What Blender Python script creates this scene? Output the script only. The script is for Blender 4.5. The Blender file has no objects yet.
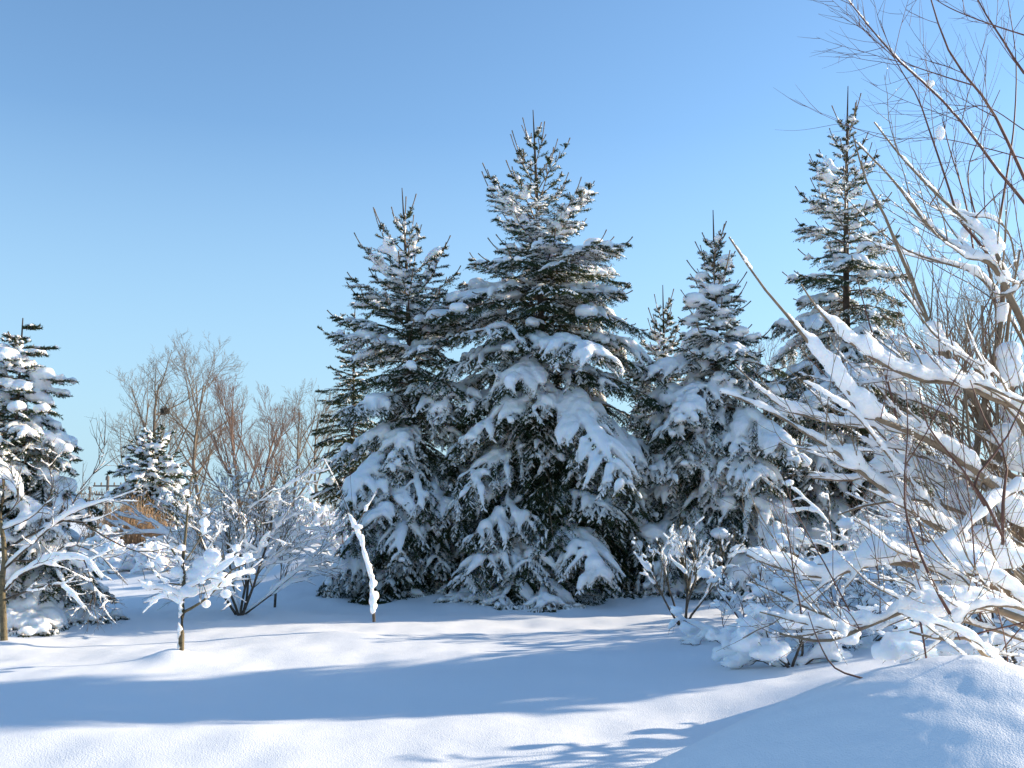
import bpy, math, random
import numpy as np
from mathutils import Vector

C = bpy.context.scene.collection
scene = bpy.context.scene

# ------------------------------------------------------------------ camera
W, H, F = 1024, 768, 1005.0
EYE = 1.6
PITCH = math.radians(7.15)
cam_d = bpy.data.cameras.new('camera')
cam = bpy.data.objects.new('camera', cam_d); C.objects.link(cam)
cam.location = (0, 0, EYE)
cam.rotation_euler = (math.radians(90) + PITCH, 0, 0)
cam_d.sensor_width = 36.0
cam_d.lens = 36.0 * F / W
cam_d.clip_start = 0.05
cam_d.clip_end = 5000
scene.camera = cam

# ------------------------------------------------------------------ light
SUN_AZ = math.radians(20)      # from +X turned towards +Y
SUN_EL = math.radians(18)
sun_dir = Vector((math.cos(SUN_AZ) * math.cos(SUN_EL), math.sin(SUN_AZ) * math.cos(SUN_EL), math.sin(SUN_EL)))
world = bpy.data.worlds.new('World'); scene.world = world
world.use_nodes = True
wn = world.node_tree.nodes; wl = world.node_tree.links
wn.clear()
sky = wn.new('ShaderNodeTexSky'); sky.sky_type = 'NISHITA'; sky.sun_disc = False
sky.sun_elevation = SUN_EL
sky.sun_rotation = math.radians(90) - SUN_AZ
sky.altitude = 0; sky.air_density = 1.0; sky.dust_density = 0.1; sky.ozone_density = 2.2
bg = wn.new('ShaderNodeBackground'); bg.inputs['Strength'].default_value = 0.135
wo = wn.new('ShaderNodeOutputWorld')
# cold dry air: less yellow low down than the model sky gives
tcw = wn.new('ShaderNodeTexCoord'); spx = wn.new('ShaderNodeSeparateXYZ'); wl.new(tcw.outputs['Generated'], spx.inputs[0])
tint = wn.new('ShaderNodeMix'); tint.data_type = 'RGBA'; tint.blend_type = 'MULTIPLY'; tint.inputs[0].default_value = 1
wl.new(sky.outputs[0], tint.inputs[6]); tint.inputs[7].default_value = (0.86, 0.99, 1.06, 1)
mr = wn.new('ShaderNodeMapRange'); mr.inputs[1].default_value = 0.0; mr.inputs[2].default_value = 0.36; mr.inputs[3].default_value = .95; mr.inputs[4].default_value = 0
wl.new(spx.outputs[2], mr.inputs[0])
low = wn.new('ShaderNodeMix'); low.data_type = 'RGBA'; wl.new(mr.outputs[0], low.inputs[0]); wl.new(tint.outputs[2], low.inputs[6]); low.inputs[7].default_value = (1.95, 3.0, 3.85, 1)
wl.new(low.outputs[2], bg.inputs[0]); wl.new(bg.outputs[0], wo.inputs[0])

sd = bpy.data.lights.new('sun', 'SUN'); sd.energy = 5.0; sd.angle = math.radians(0.6)
sd.color = (1.0, 0.86, 0.67)
sun = bpy.data.objects.new('sun', sd); C.objects.link(sun)
sun.rotation_euler = sun_dir.to_track_quat('Z', 'Y').to_euler()
sun.location = (20, 8, 12)

scene.view_settings.view_transform = 'Standard'
scene.view_settings.look = 'None'
scene.view_settings.gamma = 1
scene.view_settings.exposure = 0.78
scene.render.engine = 'CYCLES'
scene.cycles.use_denoising = True
scene.cycles.max_bounces = 6
scene.cycles.diffuse_bounces = 4
scene.cycles.glossy_bounces = 2
scene.cycles.transmission_bounces = 2

# ------------------------------------------------------------------ helpers
FWD = np.array([0, math.cos(PITCH), math.sin(PITCH)])
UPV = np.array([0, -math.sin(PITCH), math.cos(PITCH)])
def at(px, py, y):
    """world point at depth y (metres forward) seen in the photo at px, py"""
    d = np.array([px - 512.0, 0, 0]) + UPV * (384.0 - py) + FWD * F
    return np.array([0, 0, EYE]) + d * (y / d[1])

def vnoise(p, s=1.0, seed=0):
    """cheap smooth noise, about -1..1, p (...,3)"""
    r = np.random.RandomState(seed + 77)
    o = np.zeros(p.shape[:-1]); tot = 0
    for k in range(6):
        v = r.normal(size=3); v /= np.linalg.norm(v)
        f = s * (0.7 + 0.35 * k); a = 1 / (1 + .25 * k)
        o = o + a * np.sin((p @ v) * f * 2 * math.pi + r.uniform(0, 6.3))
        tot += a
    return o / tot * 1.6

def ground_z(x, y):
    x = np.asarray(x, float); y = np.asarray(y, float)
    z = 0.035 * np.sin(x * .55 + .3 * y) * np.sin(y * .42 + 1.1) + 0.02 * np.sin(x * 1.3 - y * .6)
    # low swell near the camera on the left
    z = z + .10 * np.exp(-((x + 2.7) / 1.9) ** 2 - ((y - 7.2) / .75) ** 2)
    # drifted bank behind the round bush, up to the spruces
    z = z + .80 * np.exp(-((x + 4.6) / 2.3) ** 2 - ((y - 23.5) / 3.2) ** 2)
    z = z + .32 * np.exp(-((x + 4.1) / .9) ** 2 - ((y - 20.2) / .7) ** 2)
    z = z + .45 * np.exp(-((x + 10.5) / 5.) ** 2 - ((y - 30) / 5.) ** 2)
    # snow heaped under the spruces
    z = z + .22 * np.exp(-((x - 2) / 4.6) ** 4 - ((y - 19.3) / 2.3) ** 2)
    # rising ground on the right under the shrubs
    z = z + .45 * np.exp(-((x - 5.5) / 2.4) ** 2 - ((y - 9.5) / 2.2) ** 2)
    z = z + .25 * np.exp(-((x - 2.9) / .9) ** 2 - ((y - 7.9) / .9) ** 2)
    # well-filled collars round small trunks
    for (mx, my, a, s) in MOUNDS:
        z = z + a * np.exp(-((x - mx) ** 2 + (y - my) ** 2) / s ** 2)
    # slow roll further out
    w = np.clip((np.hypot(x, y) - 35) / 60, 0, 1)
    z = z + w * 0.5 * np.sin(x * .03) * np.cos(y * .025)
    return z
MOUNDS = [(-3.66, 11.1, .11, .26), (-3.5, 11.0, .03, .7), (-6.1, 12.3, .05, .4), (-3.85, 14.4, .06, .5), (-1.9, 13.0, .03, .3), (2.9, 14.2, .05, .4)]

class MB:
    def __init__(s): s.v = []; s.q = []; s.t = []; s.n = 0
    def add(s, v, q=None, t=None):
        v = np.asarray(v, float).reshape(-1, 3)
        if q is not None: s.q.append(np.asarray(q).reshape(-1, 4) + s.n)
        if t is not None: s.t.append(np.asarray(t).reshape(-1, 3) + s.n)
        s.v.append(v); s.n += len(v)
    def arrays(s):
        v = np.concatenate(s.v) if s.v else np.zeros((0, 3))
        q = np.concatenate(s.q) if s.q else np.zeros((0, 4), int)
        t = np.concatenate(s.t) if s.t else np.zeros((0, 3), int)
        return v, q, t
    def mesh(s, name, smooth=True):
        v, q, t = s.arrays()
        me = bpy.data.meshes.new(name)
        me.vertices.add(len(v)); me.vertices.foreach_set('co', v.astype(np.float32).ravel())
        nl = len(q) * 4 + len(t) * 3
        me.loops.add(nl)
        me.loops.foreach_set('vertex_index', np.concatenate([q.ravel(), t.ravel()]).astype(np.int32))
        me.polygons.add(len(q) + len(t))
        ls = np.concatenate([np.arange(len(q)) * 4, len(q) * 4 + np.arange(len(t)) * 3]).astype(np.int32)
        me.polygons.foreach_set('loop_start', ls)
        me.polygons.foreach_set('use_smooth', np.full(len(ls), smooth))
        me.update(calc_edges=True); me.validate()
        return me
    def build(s, name, mat, parent=None, smooth=True):
        me = s.mesh(name, smooth); me.materials.append(mat)
        o = bpy.data.objects.new(name, me); C.objects.link(o)
        if parent is not None: o.parent = parent
        return o

def norm(a): return a / np.maximum(np.linalg.norm(a, axis=-1, keepdims=True), 1e-9)
ZV = np.array([0, 0, 1.0])
def frames(P):
    T = np.empty_like(P); T[:, 1:-1] = P[:, 2:] - P[:, :-2]; T[:, 0] = P[:, 1] - P[:, 0]; T[:, -1] = P[:, -1] - P[:, -2]
    T = norm(T)
    S = np.cross(T, ZV); l = np.linalg.norm(S, axis=-1, keepdims=True)
    S = np.where(l < 1e-3, np.array([1.0, 0, 0]), S / np.maximum(l, 1e-9))
    return T, S, np.cross(S, T)

def tubes(mb, P, R, k=5, RH=None, tip=False):
    """P (m,n,3) polylines, R (m,n) radii sideways, RH radii upward"""
    P = np.asarray(P, float); R = np.asarray(R, float)
    if P.ndim == 2: P = P[None]; R = R[None]; RH = None if RH is None else RH[None]
    if len(P) == 0: return
    m, n, _ = P.shape
    if RH is None: RH = R
    T, S, U = frames(P)
    a = np.arange(k) * 2 * math.pi / k
    V = P[:, :, None] + S[:, :, None] * (np.cos(a)[None, None, :, None] * R[:, :, None, None]) + U[:, :, None] * (np.sin(a)[None, None, :, None] * RH[:, :, None, None])
    idx = np.arange(m * n * k).reshape(m, n, k)
    A = idx[:, :-1]; B = idx[:, 1:]
    q = np.stack([A, np.roll(A, -1, 2), np.roll(B, -1, 2), B], -1)
    mb.add(V, q=q)

def brush(mb, A, B, nb, r, w, rs, fwd=.55, flat=.75):
    """needle blades round the segments A->B (m,3): small triangles leaning forward"""
    m = len(A)
    if m == 0: return
    D = B - A; T = norm(D)
    S = np.cross(T, ZV); l = np.linalg.norm(S, axis=-1, keepdims=True)
    S = np.where(l < 1e-3, np.array([1.0, 0, 0]), S / np.maximum(l, 1e-9)); U = np.cross(S, T)
    t = (np.arange(nb)[None] + rs.uniform(0, 1, (m, nb))) / nb
    an = rs.uniform(0, 2 * math.pi, (m, nb))
    rr = r * rs.uniform(.7, 1.25, (m, nb))
    c = A[:, None] + D[:, None] * t[..., None]
    off = S[:, None] * np.cos(an)[..., None] + U[:, None] * (np.sin(an) * flat)[..., None]
    side = np.cross(T[:, None], off)
    tip = c + off * rr[..., None] + T[:, None] * (rr * fwd)[..., None]
    V = np.stack([c - T[:, None] * (w * .5) + side * (w * .4), c + T[:, None] * (w * .5) - side * (w * .4), tip], 2)
    mb.add(V, t=np.arange(m * nb * 3))

def blob(mb, c, r, seed, n=8):
    """lumpy closed ball for snow pillows; r = (rx, ry, rz)"""
    th = np.linspace(0, math.pi, n); ph = np.arange(2 * n) * math.pi / n
    d = np.stack([np.sin(th)[:, None] * np.cos(ph), np.sin(th)[:, None] * np.sin(ph), np.cos(th)[:, None] * np.ones(2 * n)], -1)
    k = 1 + .16 * vnoise(d + seed, .5, seed)
    V = d * k[..., None] * np.array(r) + c
    idx = np.arange(n * 2 * n).reshape(n, 2 * n)
    A = idx[:-1]; B = idx[1:]
    mb.add(V, q=np.stack([A, B, np.roll(B, -1, 1), np.roll(A, -1, 1)], -1))

def remesh(mb, vox, seed=0, lump=.0, ls=3.0, smooth=2):
    """join overlapping snow pieces into one skin; returns MB"""
    me = mb.mesh('snow_tmp')
    o = bpy.data.objects.new('snow_tmp', me); C.objects.link(o)
    md = o.modifiers.new('r', 'REMESH'); md.mode = 'VOXEL'; md.voxel_size = vox; md.adaptivity = 0
    sm = o.modifiers.new('s', 'SMOOTH'); sm.iterations = smooth; sm.factor = .5
    bpy.context.view_layer.update()
    ev = o.evaluated_get(bpy.context.evaluated_depsgraph_get())
    m2 = ev.to_mesh()
    nv = len(m2.vertices); v = np.empty(nv * 3, np.float32); m2.vertices.foreach_get('co', v); v = v.reshape(-1, 3).astype(float)
    nm = np.empty(nv * 3, np.float32); m2.vertices.foreach_get('normal', nm); nm = nm.reshape(-1, 3)
    npo = len(m2.polygons); lt = np.empty(npo, np.int32); m2.polygons.foreach_get('loop_total', lt)
    li = np.empty(len(m2.loops), np.int32); m2.loops.foreach_get('vertex_index', li)
    lsn = np.empty(npo, np.int32); m2.polygons.foreach_get('loop_start', lsn)
    q = li[lsn[lt == 4][:, None] + np.arange(4)]; t = li[lsn[lt == 3][:, None] + np.arange(3)]
    ev.to_mesh_clear()
    bpy.data.objects.remove(o); bpy.data.meshes.remove(me)
    if lump: v = v + nm * (lump * vnoise(v, ls, seed))[:, None]
    out = MB(); out.add(v, q=q, t=t if len(t) else None)
    return out

def islands(mb, least=30, most=90):
    v, q, t = mb.arrays(); lab = np.arange(len(v))
    e = np.concatenate([q[:, [0, 1]], q[:, [1, 2]], q[:, [2, 3]]] + ([t[:, [0, 1]], t[:, [1, 2]]] if len(t) else []))
    while True:
        old = lab.copy(); m = np.minimum(lab[e[:, 0]], lab[e[:, 1]])
        np.minimum.at(lab, e[:, 0], m); np.minimum.at(lab, e[:, 1], m); lab = lab[lab]
        if (old == lab).all(): break
    u, c = np.unique(lab, return_counts=True); u = u[np.argsort(-c)]; c = np.sort(c)[::-1]
    res = []
    for k in u[c >= least][:most]:
        idx = np.nonzero(lab == k)[0]; mp = np.full(len(v), -1); mp[idx] = np.arange(len(idx))
        m = MB(); m.add(v[idx], q=mp[q[lab[q[:, 0]] == k]], t=mp[t[lab[t[:, 0]] == k]] if len(t) else None); res.append(m)
    return res

# ------------------------------------------------------------------ materials
def mat(name, col, rough=.8, spec=.3):
    m = bpy.data.materials.new(name); m.use_nodes = True
    b = m.node_tree.nodes['Principled BSDF']
    b.inputs['Base Color'].default_value = (*col, 1); b.inputs['Roughness'].default_value = rough
    b.inputs['Specular IOR Level'].default_value = spec
    return m, m.node_tree.nodes, m.node_tree.links, b
def varied(name, stops, scale, rough=.85, bump=.3, bscale=60, detail=4, stretch=(1, 1, 1)):
    m, n, l, b = mat(name, stops[0][1], rough)
    tc = n.new('ShaderNodeTexCoord'); mp = n.new('ShaderNodeMapping'); mp.inputs['Scale'].default_value = stretch
    nz = n.new('ShaderNodeTexNoise'); nz.inputs['Scale'].default_value = scale; nz.inputs['Detail'].default_value = detail
    cr = n.new('ShaderNodeValToRGB')
    while len(cr.color_ramp.elements) < len(stops): cr.color_ramp.elements.new(.5)
    for e, (p, c) in zip(cr.color_ramp.elements, stops): e.position = p; e.color = (*c, 1)
    l.new(tc.outputs['Object'], mp.inputs[0]); l.new(mp.outputs[0], nz.inputs['Vector'])
    l.new(nz.outputs['Fac'], cr.inputs[0]); l.new(cr.outputs[0], b.inputs['Base Color'])
    if bump:
        n2 = n.new('ShaderNodeTexNoise'); n2.inputs['Scale'].default_value = bscale; l.new(mp.outputs[0], n2.inputs['Vector'])
        bp = n.new('ShaderNodeBump'); bp.inputs['Strength'].default_value = bump; bp.inputs['Distance'].default_value = .01
        l.new(n2.outputs['Fac'], bp.inputs['Height']); l.new(bp.outputs[0], b.inputs['Normal'])
    return m
def snow_mat(name, s1, d1, s2, d2, sss=0, dist=.02):
    m, n, l, b = mat(name, (.90, .91, .925), .6, .25)
    tc = n.new('ShaderNodeTexCoord')
    a = n.new('ShaderNodeTexNoise'); a.inputs['Scale'].default_value = s1; a.inputs['Detail'].default_value = 5
    c = n.new('ShaderNodeTexNoise'); c.inputs['Scale'].default_value = s2; c.inputs['Detail'].default_value = 3
    l.new(tc.outputs['Object'], a.inputs['Vector']); l.new(tc.outputs['Object'], c.inputs['Vector'])
    b1 = n.new('ShaderNodeBump'); b1.inputs['Distance'].default_value = d1; b1.inputs['Strength'].default_value = 1
    b2 = n.new('ShaderNodeBump'); b2.inputs['Distance'].default_value = d2; b2.inputs['Strength'].default_value = 1
    l.new(a.outputs['Fac'], b1.inputs['Height']); l.new(c.outputs['Fac'], b2.inputs['Height'])
    l.new(b1.outputs[0], b2.inputs['Normal']); l.new(b2.outputs[0], b.inputs['Normal'])
    if sss:
        b.inputs['Subsurface Weight'].default_value = sss; b.inputs['Subsurface Scale'].default_value = dist
        b.inputs['Subsurface Radius'].default_value = (1, 1.2, 1.5)
    return m
M_ground = snow_mat('ground_snow', 2.2, .015, 90, .0045)
M_pile = snow_mat('pile_snow', 7, .012, 130, .0035)
M_snow = snow_mat('tree_snow', 14, .018, 60, .006, 1, .05)
M_needle = varied('needles', [(.25, (.010, .019, .007)), (.55, (.022, .038, .013)), (.8, (.055, .070, .024))], 2.2, .7, 0)
M_needle_blue = varied('needles_bluegreen', [(.25, (.012, .022, .012)), (.55, (.024, .042, .024)), (.8, (.050, .070, .038))], 2.2, .7, 0)
for m_ in (M_needle, M_needle_blue):
    n_ = m_.node_tree.nodes; l_ = m_.node_tree.links
    tr_ = n_.new('ShaderNodeBsdfTranslucent'); tr_.inputs[0].default_value = (.10, .13, .025, 1)
    mx_ = n_.new('ShaderNodeMixShader'); mx_.inputs[0].default_value = .2
    l_.new(n_['Principled BSDF'].outputs[0], mx_.inputs[1]); l_.new(tr_.outputs[0], mx_.inputs[2]); l_.new(mx_.outputs[0], n_['Material Output'].inputs[0])
M_frost = varied('frosty_needles', [(.3, (.05, .075, .04)), (.7, (.10, .12, .07))], 3, .7, 0)
M_bark = varied('spruce_bark', [(.3, (.045, .032, .024)), (.7, (.12, .09, .07))], 9, .9, .6, 40)
M_twig = varied('spruce_twig', [(.3, (.14, .10, .065)), (.7, (.24, .17, .11))], 9, .9, 0)
M_pale = varied('pale_bark', [(.3, (.16, .115, .075)), (.6, (.26, .195, .13)), (.75, (.11, .08, .06))], 14, .8, .4, 60)
M_red = varied('red_twig', [(.3, (.095, .045, .034)), (.7, (.18, .09, .066))], 12, .7, 0)
M_dark = varied('dark_bark', [(.3, (.05, .04, .032)), (.7, (.13, .105, .08))], 14, .9, .4, 60)
M_sap = varied('sapling_bark', [(.3, (.07, .055, .03)), (.5, (.19, .15, .085)), (.7, (.09, .07, .045))], 18, .9, .4, 60)
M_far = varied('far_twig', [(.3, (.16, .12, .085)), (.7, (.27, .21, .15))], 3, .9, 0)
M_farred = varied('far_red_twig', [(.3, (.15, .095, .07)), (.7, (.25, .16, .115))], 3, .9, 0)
M_reed = varied('dry_reed', [(.3, (.36, .22, .12)), (.7, (.55, .38, .22))], 6, .8, 0)
M_pole = varied('weathered_wood', [(.3, (.12, .10, .085)), (.7, (.2, .17, .14))], 5, .9, 0)

# ------------------------------------------------------------------ object bookkeeping
def tag(o, label=None, cat=None, group=None, kind=None):
    if label: o['label'] = label
    if cat: o['category'] = cat
    if group: o['group'] = group
    if kind: o['kind'] = kind
    return o
def thing(name, label, cat, loc, group=None):
    o = bpy.data.objects.new(name, None); C.objects.link(o); o.location = loc
    o.empty_display_size = .3
    return tag(o, label, cat, group)

# ------------------------------------------------------------------ ground
def build_ground():
    u = np.linspace(-1, 1, 460); gx = np.sinh(u * 6.2) / math.sinh(6.2) * 1500
    v = np.linspace(0, 1, 520); gy = -30 + 0 * v
    gy = np.concatenate([np.linspace(-40, 4, 24)[:-1], np.linspace(4, 32, 400), 32 + (np.exp(np.linspace(0, 1, 60)[1:] * 5) - 1) / (math.exp(5) - 1) * 1800])
    gx = np.concatenate([-12 - (np.exp(np.linspace(1, 0, 50)[:-1] * 5) - 1) / (math.exp(5) - 1) * 1500, np.linspace(-12, 12, 340), 12 + (np.exp(np.linspace(0, 1, 50)[1:] * 5) - 1) / (math.exp(5) - 1) * 1500])
    X, Y = np.meshgrid(gx, gy)
    Z = ground_z(X, Y)
    near = (np.abs(X) < 13) & (Y > 3) & (Y < 33)
    p = np.stack([X, Y, Z * 0], -1)
    sk = np.exp(-((X - 1.) / 6.) ** 4 - ((Y - 18.2) / 2.0) ** 2)
    Z = Z + sk * (.07 * vnoise(p, .5, 13) + .035 * np.clip(vnoise(p, 1.3, 14) - .2, 0, 1))
    Z = Z + np.where(near, .010 * vnoise(p, .9, 3) + .016 * vnoise(p * np.array([.6, 1.2, 1]), .45, 4), 0)
    ny, nx = X.shape
    idx = np.arange(nx * ny).reshape(ny, nx)
    mb = MB(); mb.add(np.stack([X, Y, Z], -1), q=np.stack([idx[:-1, :-1], idx[:-1, 1:], idx[1:, 1:], idx[1:, :-1]], -1))
    tag(mb.build('ground', M_ground), kind='structure')
build_ground()

# ------------------------------------------------------------------ spruces
def interp(x, pts): return np.interp(x, [p[0] for p in pts], [p[1] for p in pts])

def spruce(name, label, base, Ht, prof, seed, nbr=150, snow=1.0, dens=1.0, vox=.03, needle=None, blobs=40,
           lean=(0, 0), zlow=.12, group=None, cat='spruce tree', leader=.8, blade=(.044, .014), topsnow=1.25, droop=1.0, tipup=1.0, asc=1.0, spike=1.0, bs=1.0):
    """prof: list of (u, radius) with u = 0 at the top, 1 at the foot"""
    rs = np.random.RandomState(seed)
    base = np.array(base, float)
    root = thing(name, label, cat, tuple(base), group)
    nd = MB(); wood = MB(); sn = MB(); fine = MB()
    zt = np.linspace(0, Ht, 14)
    axis = np.stack([lean[0] * (zt / Ht) ** 2, lean[1] * (zt / Ht) ** 2, zt], -1)
    tr = MB(); rt = .012 * Ht * (1 - zt / Ht) ** .9 + .008
    tubes(tr, axis - [0, 0, 0.0], rt, 9)
    axp = lambda z: np.array([lean[0] * (z / Ht) ** 2, lean[1] * (z / Ht) ** 2, z])
    # branches, denser towards the foot where the snow layers lap
    us = (np.arange(nbr) + rs.uniform(0, 1, nbr)) / nbr
    us = us ** .66
    ga = 2.39996
    for i, u in enumerate(us):
        z = Ht * (1 - u) - leader * .5 * (1 - u)
        z = max(z, zlow + .35 * rs.rand())
        Rm = interp(u, prof)
        L = Rm * rs.uniform(.66, 1.18)
        if rs.rand() < .12: L *= 1.14
        if L < .08: continue
        az = i * ga + rs.uniform(-.35, .35)
        gap = vnoise(np.array([math.cos(az) * 1.1, math.sin(az) * 1.1, z * .75]), .8, seed + 21)
        if gap < -.42 and u > .12: L *= .62
        load = np.clip(1.05 + 1.15 * float(vnoise(np.array([math.cos(az) * 1.3, math.sin(az) * 1.3, z * 1.1]), .9, seed + 31)) + rs.normal() * .25, .3, 1.75 if u < .85 else .95)
        dh = np.array([math.cos(az), math.sin(az), 0])
        a = asc * interp(u, [(0, 1.7), (.1, 1.15), (.25, .8), (.42, .36), (.65, .04), (1, .02)]) + rs.normal() * .11
        b = -droop * interp(u, [(0, 0), (.15, .25), (.35, .55), (.7, .68), (1, .45)]) * rs.uniform(.7, 1.2)
        up = interp(u, [(0, .15), (.3, .15), (.5, .08), (1, .0)]) * tipup
        if u < .55: z = max(zlow, z - L * max(0, a + b + up) * .6)
        n = 10; t = np.linspace(0, 1, n)
        side = np.array([-dh[1], dh[0], 0]); wob = rs.normal() * .12
        lz = L * (a * t + b * t ** 2 + up * t ** 5)
        P = axp(z) + dh * (L * t)[:, None] + ZV * lz[:, None] + side * (wob * L * t ** 2)[:, None]
        gz = ground_z(base[0] + P[:, 0], base[1] + P[:, 1]) - base[2] + .04
        P[:, 2] = np.maximum(P[:, 2], gz)
        tubes(wood, P, (.010 + .008 * L) * (1 - t * .8) , 4)
        T, S, U = frames(P[None]); T = T[0]; S = S[0]
        # ---- laterals
        open_ = interp(u, [(0, .8), (.3, .85), (.5, 1)])
        nl = max(5, int(L / .085 * dens * open_))
        s = np.clip(np.linspace(.10, .985, nl) + rs.uniform(-.02, .02, nl), .05, .99)
        sg = np.where(np.arange(nl) % 2 == 0, 1.0, -1.0)
        p0 = np.stack([np.interp(s, t, P[:, k]) for k in range(3)], -1)
        Tl = norm(np.stack([np.interp(s, t, T[:, k]) for k in range(3)], -1)); Sl = norm(np.stack([np.interp(s, t, S[:, k]) for k in range(3)], -1))
        ll = (.50 * L * (1 - s) ** .75 * np.clip(s * 2.4, .35, 1) + .07 + .03 * L) * rs.uniform(.75, 1.2, nl)
        ll = np.minimum(ll, .75)
        ang = np.radians(rs.uniform(42, 66, nl))
        d = Tl * np.cos(ang)[:, None] + Sl * (sg * np.sin(ang))[:, None]
        hang = droop * interp(u, [(0, -.15), (.2, .1), (.5, .45), (1, .6)]) * rs.uniform(.6, 1.3, nl)
        m = 5; tl = np.linspace(0, 1, m)
        PL = p0[:, None] + d[:, None] * (ll[:, None] * tl)[..., None] - ZV * (ll * hang)[:, None, None] * (tl ** 1.6)[None, :, None]
        gz = ground_z(base[0] + PL[..., 0], base[1] + PL[..., 1]) - base[2] + .03
        PL[..., 2] = np.maximum(PL[..., 2], gz)
        # main axis end shoots
        segA = [PL[:, :-1].reshape(-1, 3), P[4:-1]]; segB = [PL[:, 1:].reshape(-1, 3), P[5:]]
        # ---- little shoots on the laterals
        ns = max(2, int(round(float(np.mean(ll)) / .055 * dens * open_)))
        tt = (np.arange(ns) + .7) / ns
        tt = np.repeat(tt, 2); sg2 = np.tile([1.0, -1.0], ns)
        k = len(tt)
        q0 = np.stack([np.stack([np.interp(tt, tl, PL[j, :, c]) for c in range(3)], -1) for j in range(nl)])
        dT = norm(PL[:, -1] - PL[:, 0])[:, None]; dS = norm(np.cross(dT, ZV))
        a2 = np.radians(rs.uniform(30, 60, (nl, k)))[..., None]
        hg = droop * interp(u, [(0, -.25), (.25, .15), (.5, .55), (1, .85)]) * rs.uniform(.3, 1.4, (nl, k))[..., None]
        d2 = norm(dT * np.cos(a2) + dS * sg2[None, :, None] * np.sin(a2) - ZV * hg)
        l2 = (rs.uniform(.07, .18, (nl, k)) * (1.15 - .5 * tt)[None] * np.clip(ll[:, None] / .3, .5, 1.25) / open_ ** .8)[..., None]
        q1 = q0 + d2 * l2
        segA.append(q0.reshape(-1, 3)); segB.append(q1.reshape(-1, 3))
        A = np.concatenate(segA); B = np.concatenate(segB)
        brush(nd, A, B, 9 if u < .4 else 8, blade[0], blade[1], rs)
        if u < .42:   # bare upturned leading shoots
            le = rs.uniform(.16, .44) * (1 - u) * spike
            def bareshoot(e, dd, le, r0):
                tt_ = np.linspace(0, 1, 5)
                pe = e + dd * (tt_ * le)[:, None] + ZV * (tt_ ** 2 * le * .3)[:, None]
                tubes(wood, pe, r0 * np.array([1, .85, .75, .7, .9]), 4)
                brush(nd, pe[:-1], pe[1:], 3, .022, .012, rs)
                if rs.rand() < .5: tubes(fine, pe[:3] + ZV * .012, np.array([.004, .016, .004]), 5)
            dd = norm(T[-1] * 1.2 + ZV * rs.uniform(-.1, .35))
            bareshoot(P[-1] - T[-1] * .04, dd, le, .0135)
            for j_ in range(3 if u < .25 else 1):
                q_ = P[-1 - rs.randint(1, 4)]; sd_ = S[-2] * rs.choice([-1, 1])
                bareshoot(q_, norm(dd + sd_ * rs.uniform(.4, .9) + ZV * rs.uniform(0, .5)), le * rs.uniform(.35, .7), .011)
        # ---- snow lying on the branch
        sb = snow * load * interp(u, [(0, topsnow * .7), (.12, topsnow), (.45, 1), (1, 1.1)])
        keep = rs.rand() < .93 * min(1, sb + .2)
        if keep:
            k0 = 3 if u > .3 else 2
            tm = np.linspace(t[k0], .97, 9); pm = np.stack([np.interp(tm, t, P[:, c]) for c in range(3)], -1)
            wv = (.018 + .036 * L * np.sin(np.pi * np.clip(tm, 0, 1) ** 1.2) ** .8) * (1 + .35 * vnoise(pm, 2.0, seed + i)) * sb
            wv = wv * np.clip(.8 + 1.1 * vnoise(pm, 1.6, seed + 3), .1, 1.6); wv = np.clip(wv, .006, .17); wv[0] *= .3; wv[-1] = .004
            hv = np.clip(wv * .75, .008, .11)
            tubes(sn, pm + ZV * (hv * .75 + .008)[:, None], wv, 7, hv)
        pr = np.clip(sb * (.25 + .75 * s), 0, .96)
        pr = pr * np.where(vnoise(p0 * np.array([1, 1, 1.5]), .9, seed + 5) > -.1, 1, .22)
        kk = rs.rand(nl) < pr + .15 * sb
        if kk.any():
            PLk = PL[kk]; lk = ll[kk][:, None]
            wv = (interp(u, [(0, .024), (.35, .022), (.55, .012)]) + .085 * lk * np.array([.5, 1, 1.05, .75, .1])[None]) * rs.uniform(.5, 1.35, (len(PLk), 1)) * min(1.55, sb) * np.clip(1 + .9 * vnoise(PLk, 2.6, seed + 9), .12, 1.9)
            hv = np.clip(wv * .85, .003, .085)
            Q = PLk + ZV * (hv * .8 + .008)[..., None]
            tubes(sn, Q, wv, 6, hv)
            # fingers of snow on the little shoots
            f0 = q0[kk].reshape(-1, 3); f1 = q1[kk].reshape(-1, 3)
            kf = rs.rand(len(f0)) < .75 * min(1, sb)
            f0 = f0[kf]; f1 = f1[kf]
            rf = rs.uniform(.010, .021, len(f0))[:, None]
            tf = np.array([0, .35, .7, 1.0])
            Pf = f0[:, None] + (f1 - f0)[:, None] * (tf * .92)[None, :, None] + ZV * (rf * .9 + .004)[..., None]
            tubes(fine, Pf, rf * np.array([1.0, 1.15, .95, .15])[None], 5)
        # dusting on the rest: thin streaks on the shoots
        kn = ~kk
        f0 = q0[kn].reshape(-1, 3); f1 = q1[kn].reshape(-1, 3)
        kf = rs.rand(len(f0)) < .42 * sb
        f0 = f0[kf]; f1 = f1[kf]
        if len(f0):
            Pf = f0[:, None] + (f1 - f0)[:, None] * np.array([.15, .5, .9])[None, :, None] + ZV * .014
            tubes(fine, Pf, np.array([.004, .013, .004])[None] * rs.uniform(.7, 1.35, (len(f0), 1)), 4)
        for j in np.nonzero(kk)[0]:
                if rs.rand() < .10 * sb * (min(1, L) if u > .4 else 1.5 * min(1, L + .3)):
                    rr = rs.uniform(.035, .085) * (1.2 if u > .3 else .8); c = PL[j, rs.randint(1, 4)]
                    blob(sn, c + ZV * rr * .35, (rr * 1.2, rr * 1.2, rr * .8), i * 97 + j, 6)
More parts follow.
